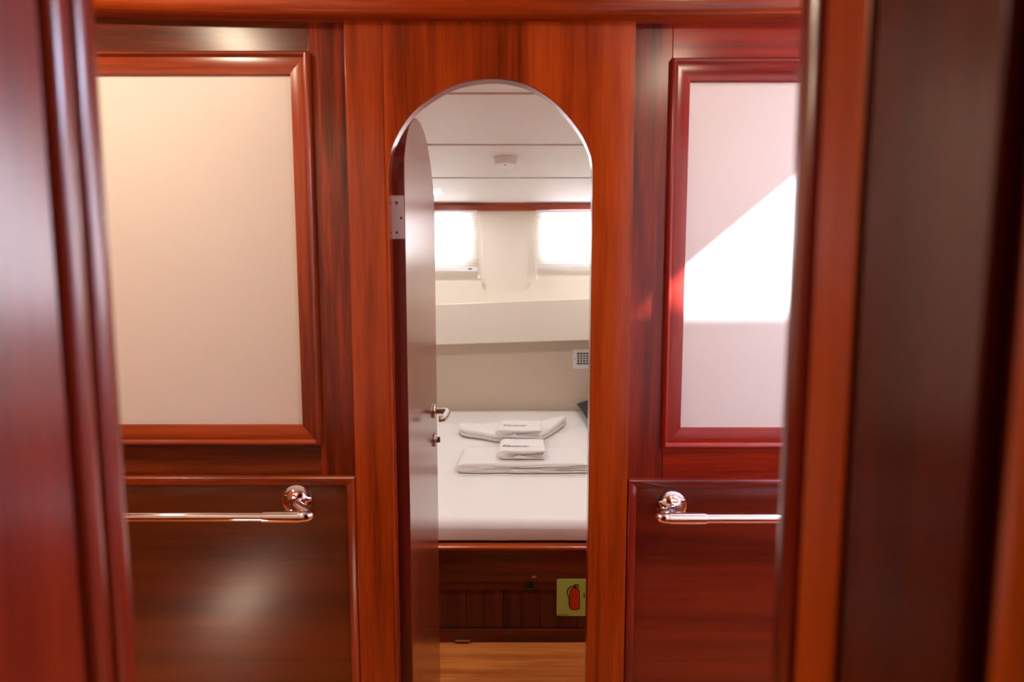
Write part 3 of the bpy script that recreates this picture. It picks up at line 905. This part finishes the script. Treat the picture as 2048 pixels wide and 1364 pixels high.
# ---- folded towels
def ribbon(path, th, y0, y1, wob, seed, ny=10, rz=0.0, piv=(0, 0)):
    """cloth strip: centre line in x-z, extruded along y, with real thickness"""
    import mathutils
    path = [Vector((p[0], 0, p[1])) for p in path]
    nrm = []
    for i, p in enumerate(path):
        d = (path[min(i + 1, len(path) - 1)] - path[max(i - 1, 0)]).normalized()
        nrm.append(Vector((-d.z, 0, d.x)))
    Rm = Matrix.Rotation(rz, 3, 'Z')
    cz = sum(p.z for p in path) / len(path)
    rings = []
    er = min(th * 0.9, 0.010)
    Ly = y1 - y0
    ts = [0.0, er * 0.15 / Ly, er * 0.5 / Ly, er / Ly] + [er / Ly + (1 - 2 * er / Ly) * k / ny for k in range(1, ny)]
    ts += [1 - t for t in ts[:4]][::-1]
    for t in ts:
        y = y0 + Ly * t
        dd = min(t, 1 - t) * Ly / er
        ins = 1.0 if dd >= 1 else max(0.12, math.sqrt(max(0.0, 1 - (1 - dd) ** 2)))
        h2 = th * 0.5 * ins
        outl = [path[0] - (path[1] - path[0]).normalized() * th * 0.35 * ins]
        outl += [p + n * h2 for p, n in zip(path, nrm)]
        outl += [path[-1] + (path[-1] - path[-2]).normalized() * th * 0.35 * ins]
        outl += [p - n * h2 for p, n in list(zip(path, nrm))[::-1]]
        ring = []
        for p in outl:
            nz = mathutils.noise.noise(Vector((p.x * 7 + seed, y * 7, seed * 3.1)))
            q = Vector((p.x - piv[0] + wob * 0.5 * nz, y - piv[1] + wob * mathutils.noise.noise(Vector((p.x * 9, p.z * 30, seed))), p.z + wob * 0.5 * nz * min(1, max(0, (p.z - cz + 0.03) / 0.05))))
            q = Rm @ q
            ring.append(Vector((q.x + piv[0], q.y + piv[1], q.z)))
        rings.append(ring)
    return loft(rings)
def nested(x0, x1, z0, n, th, gap=0.0012, bulge=1.9):
    """n nested U folds with the rounded fold on the left"""
    paths = []
    H = 2 * n * th + (2 * n - 1) * gap
    for k in range(n):
        zb = z0 + (th + gap) * k + th / 2
        zt = z0 + H - (th + gap) * k - th / 2
        r = (zt - zb) / 2
        xs = x0 + r * bulge + (th * 1.05) * k + th / 2
        p = []
        m = 12
        for i in range(m + 1): p.append((x1 - 0.004 * k - (x1 - 0.004 * k - xs) * i / m, zt))
        for i in range(1, 12):
            a = math.pi / 2 + math.pi * i / 12
            p.append((xs + r * bulge * math.cos(a), (zt + zb) / 2 + r * math.sin(a)))
        for i in range(m + 1): p.append((xs + (x1 - 0.007 * k - xs) * i / m, zb))
        paths.append(p)
    return paths, H
def towel(name, label, x0, x1, y0, y1, z0, n, th, seed, rz=0.0, wob=0.006):
    paths, H = nested(x0, x1, z0, n, th)
    b = bmesh.new()
    piv = ((x0 + x1) / 2, (y0 + y1) / 2)
    for k, p in enumerate(paths):
        join(b, ribbon(p, th, y0 + 0.003 * k, y1 - 0.003 * k, wob, seed, rz=rz, piv=piv))
    o = obj(name, b, 'towel', smooth=True)
    sub = o.modifiers.new('soft', 'SUBSURF'); sub.levels = 1; sub.render_levels = 1
    tag(o, label, 'towel')
    return o, z0 + H
zt = ZM + 0.004
fx0, fy = on_floor(913, 947, zt)
fx1, _ = on_floor(1178, 947, zt)
big, zbig = towel('bath_towel', 'wide white bath towel folded flat nearest the bed rail', fx0, fx1, fy, fy + 0.30, zt, 2, 0.0135, 1.7, wob=0.010)
zs = zbig + 0.004
hx0, hy = on_floor(996, 919, zs)
hx1, _ = on_floor(1090, 917, zs)
ht, zh = towel('hand_towel', 'small white hand towel with printed name folded on the wide bath towel', hx0, hx1, hy, hy + 0.25, zs, 3, 0.0075, 4.2, rz=math.radians(-2), wob=0.008)
# rear bath towel, folded with its ends drawn out to points
def rear_towel():
    zb = ZM + 0.003
    foot = [(919, 862), (922, 873), (958, 879), (1000, 886), (1040, 888), (1082, 882), (1108, 869), (1124, 858)]
    base = [on_floor(u, v, zb) for u, v in foot]
    outline = base + [(base[-1][0] + 0.03, base[-1][1] + 0.09), (0.20, 3.72), (-0.05, 3.70), (-0.30, 3.62)]
    cx = sum(p[0] for p in outline) / len(outline); cy = sum(p[1] for p in outline) / len(outline)
    oc = catmull([(p[0], p[1], 0) for p in outline + outline[:1]], 4)[:-1]
    rings = []
    def ring(k, z, lift):
        r = []
        for p in oc:
            s = max(0.0, (abs(p.x) - 0.12)) / 0.27
            r.append(Vector((cx + (p.x - cx) * k, cy + (p.y - cy) * k, zb + z + lift * s * s * (1.0 if p.x > 0 else 0.35))))
        return r
    spec = [(0.55, 0.0, 0), (0.93, 0.0, 0.0), (0.985, 0.006, 0.006), (1.0, 0.014, 0.012), (0.99, 0.021, 0.014), (0.965, 0.025, 0.014), (0.965, 0.027, 0.014), (0.995, 0.031, 0.016), (1.005, 0.040, 0.020), (0.985, 0.050, 0.024), (0.94, 0.056, 0.024), (0.7, 0.059, 0.012), (0.35, 0.060, 0.0)]
    for k, z, l in spec: rings.append(ring(k, z, l))
    return loft(rings)
rt = obj('bath_towel', rear_towel(), 'towel', smooth=True)
tag(rt, 'white bath towel with pointed ends folded on the rear half of the bed', 'towel')
zq = ZM + 0.003 + 0.064
gx0, gy = on_floor(993, 876, zq)
gx1, _ = on_floor(1084, 874, zq)
ht2, zh2 = towel('hand_towel', 'small white hand towel with printed name rolled on the pointed bath towel', gx0, gx1, gy, gy + 0.27, zq, 2, 0.0125, 8.8, rz=math.radians(-4), wob=0.008)
def print_name(par, u, v, z, width):
    x, y = on_floor(u, v, z)
    mw = Matrix.Translation((x, y, z + 0.0025)) @ Matrix.Rotation(math.radians(-3), 4, 'Z')
    o = text_mesh('Elbuemar', 0.042, 'ink', 'printed_name', par, mw, italic=0.2)
    o['label'] = 'dark printed lettering'
    return o
print_name(ht2, 1006, 852, zh2, 0.15)
print_name(ht, 1004, 893.5, zh, 0.15)

# ---- fire extinguisher location sign on the bed front
def sign():
    y = BF - 0.0005
    a, c = at(1113.5, 1158, y), at(1113.5, 1231.5, y)
    z1, z0 = a.z, c.z
    x0 = a.x; x1 = x0 + (z1 - z0) * 1.45
    t = empty('safety_sign', (x0, y, z0))
    tag(t, 'lime green sign with a red fire extinguisher pictogram on the bed front', 'sign')
    r = 0.010
    poly = rrect(x0, x1, z0, z1, r, 5)
    obj('plate', prism(poly, y - 0.0018, y + 0.0004), 'sign_green', t)
    def P(u, v):
        p = at(u, v, y - 0.0022); return (p.x, p.z)
    yp0, yp1 = y - 0.0026, y - 0.0017
    def body(x0_, x1_, v0, v1):
        cxp = (x0_ + x1_) / 2; rx = (x1_ - x0_) / 2
        pts = []
        for i in range(13):
            an = math.pi * i / 12
            pts.append(P(cxp + rx * math.cos(an), v0 + 9.5 - 9.5 * math.sin(an)))
        for i in range(9):
            an = math.pi * i / 8
            pts.append(P(cxp - rx * math.cos(an), v1 - 4 + 4 * math.sin(an)))
        return pts
    obj('outline', prism(body(1138.8, 1159.8, 1175.2, 1220.4), yp0 + 0.0005, yp1), 'sign_dark', t)
    obj('cylinder_print', prism(body(1140.2, 1158.4, 1176.6, 1219.2), yp0, yp1), 'sign_red', t)
    obj('valve_print', prism([P(1146.8, 1169.2), P(1151.5, 1169.0), P(1158.2, 1168.2), P(1158.2, 1169.8), P(1152.2, 1171.6), P(1152, 1177), P(1147, 1177)], yp0, yp1), 'sign_dark', t)
    obj('grip_print', prism([P(1152, 1172.6), P(1159.2, 1174.2), P(1159.0, 1175.4), P(1152, 1174.2)], yp0, yp1), 'sign_dark', t)
    pts = [(1147, 1173), (1141, 1174), (1136, 1178), (1134.5, 1184), (1136, 1190), (1138.2, 1195), (1138.4, 1203), (1138.4, 1212)]
    cl = catmull([(q[0], q[1], 0) for q in pts], 4)
    left, right = [], []
    for i, q in enumerate(cl):
        d = (cl[min(i + 1, len(cl) - 1)] - cl[max(i - 1, 0)]).normalized()
        nn = Vector((-d.y, d.x, 0)) * 1.1
        left.append(P((q + nn).x, (q + nn).y)); right.append(P((q - nn).x, (q - nn).y))
    b = bmesh.new()
    A = [b.verts.new((p[0], yp0, p[1])) for p in left]; B2 = [b.verts.new((p[0], yp0, p[1])) for p in right]
    for i in range(len(A) - 1): b.faces.new((A[i], A[i + 1], B2[i + 1], B2[i]))
    obj('hose_print', b, 'sign_dark', t)
    obj('letter_print', prism([P(1167.2, 1185.5), P(1168.8, 1185.5), P(1168.8, 1192.2), P(1173.6, 1192.2), P(1173.6, 1193.8), P(1167.2, 1193.8)], yp0, yp1), 'sign_dark', t)
    obj('small_print', prism([P(1116, 1228.2), P(1137, 1229.0), P(1137, 1229.8), P(1116, 1229.0)], yp0, yp1), 'sign_dark', t)
sign()
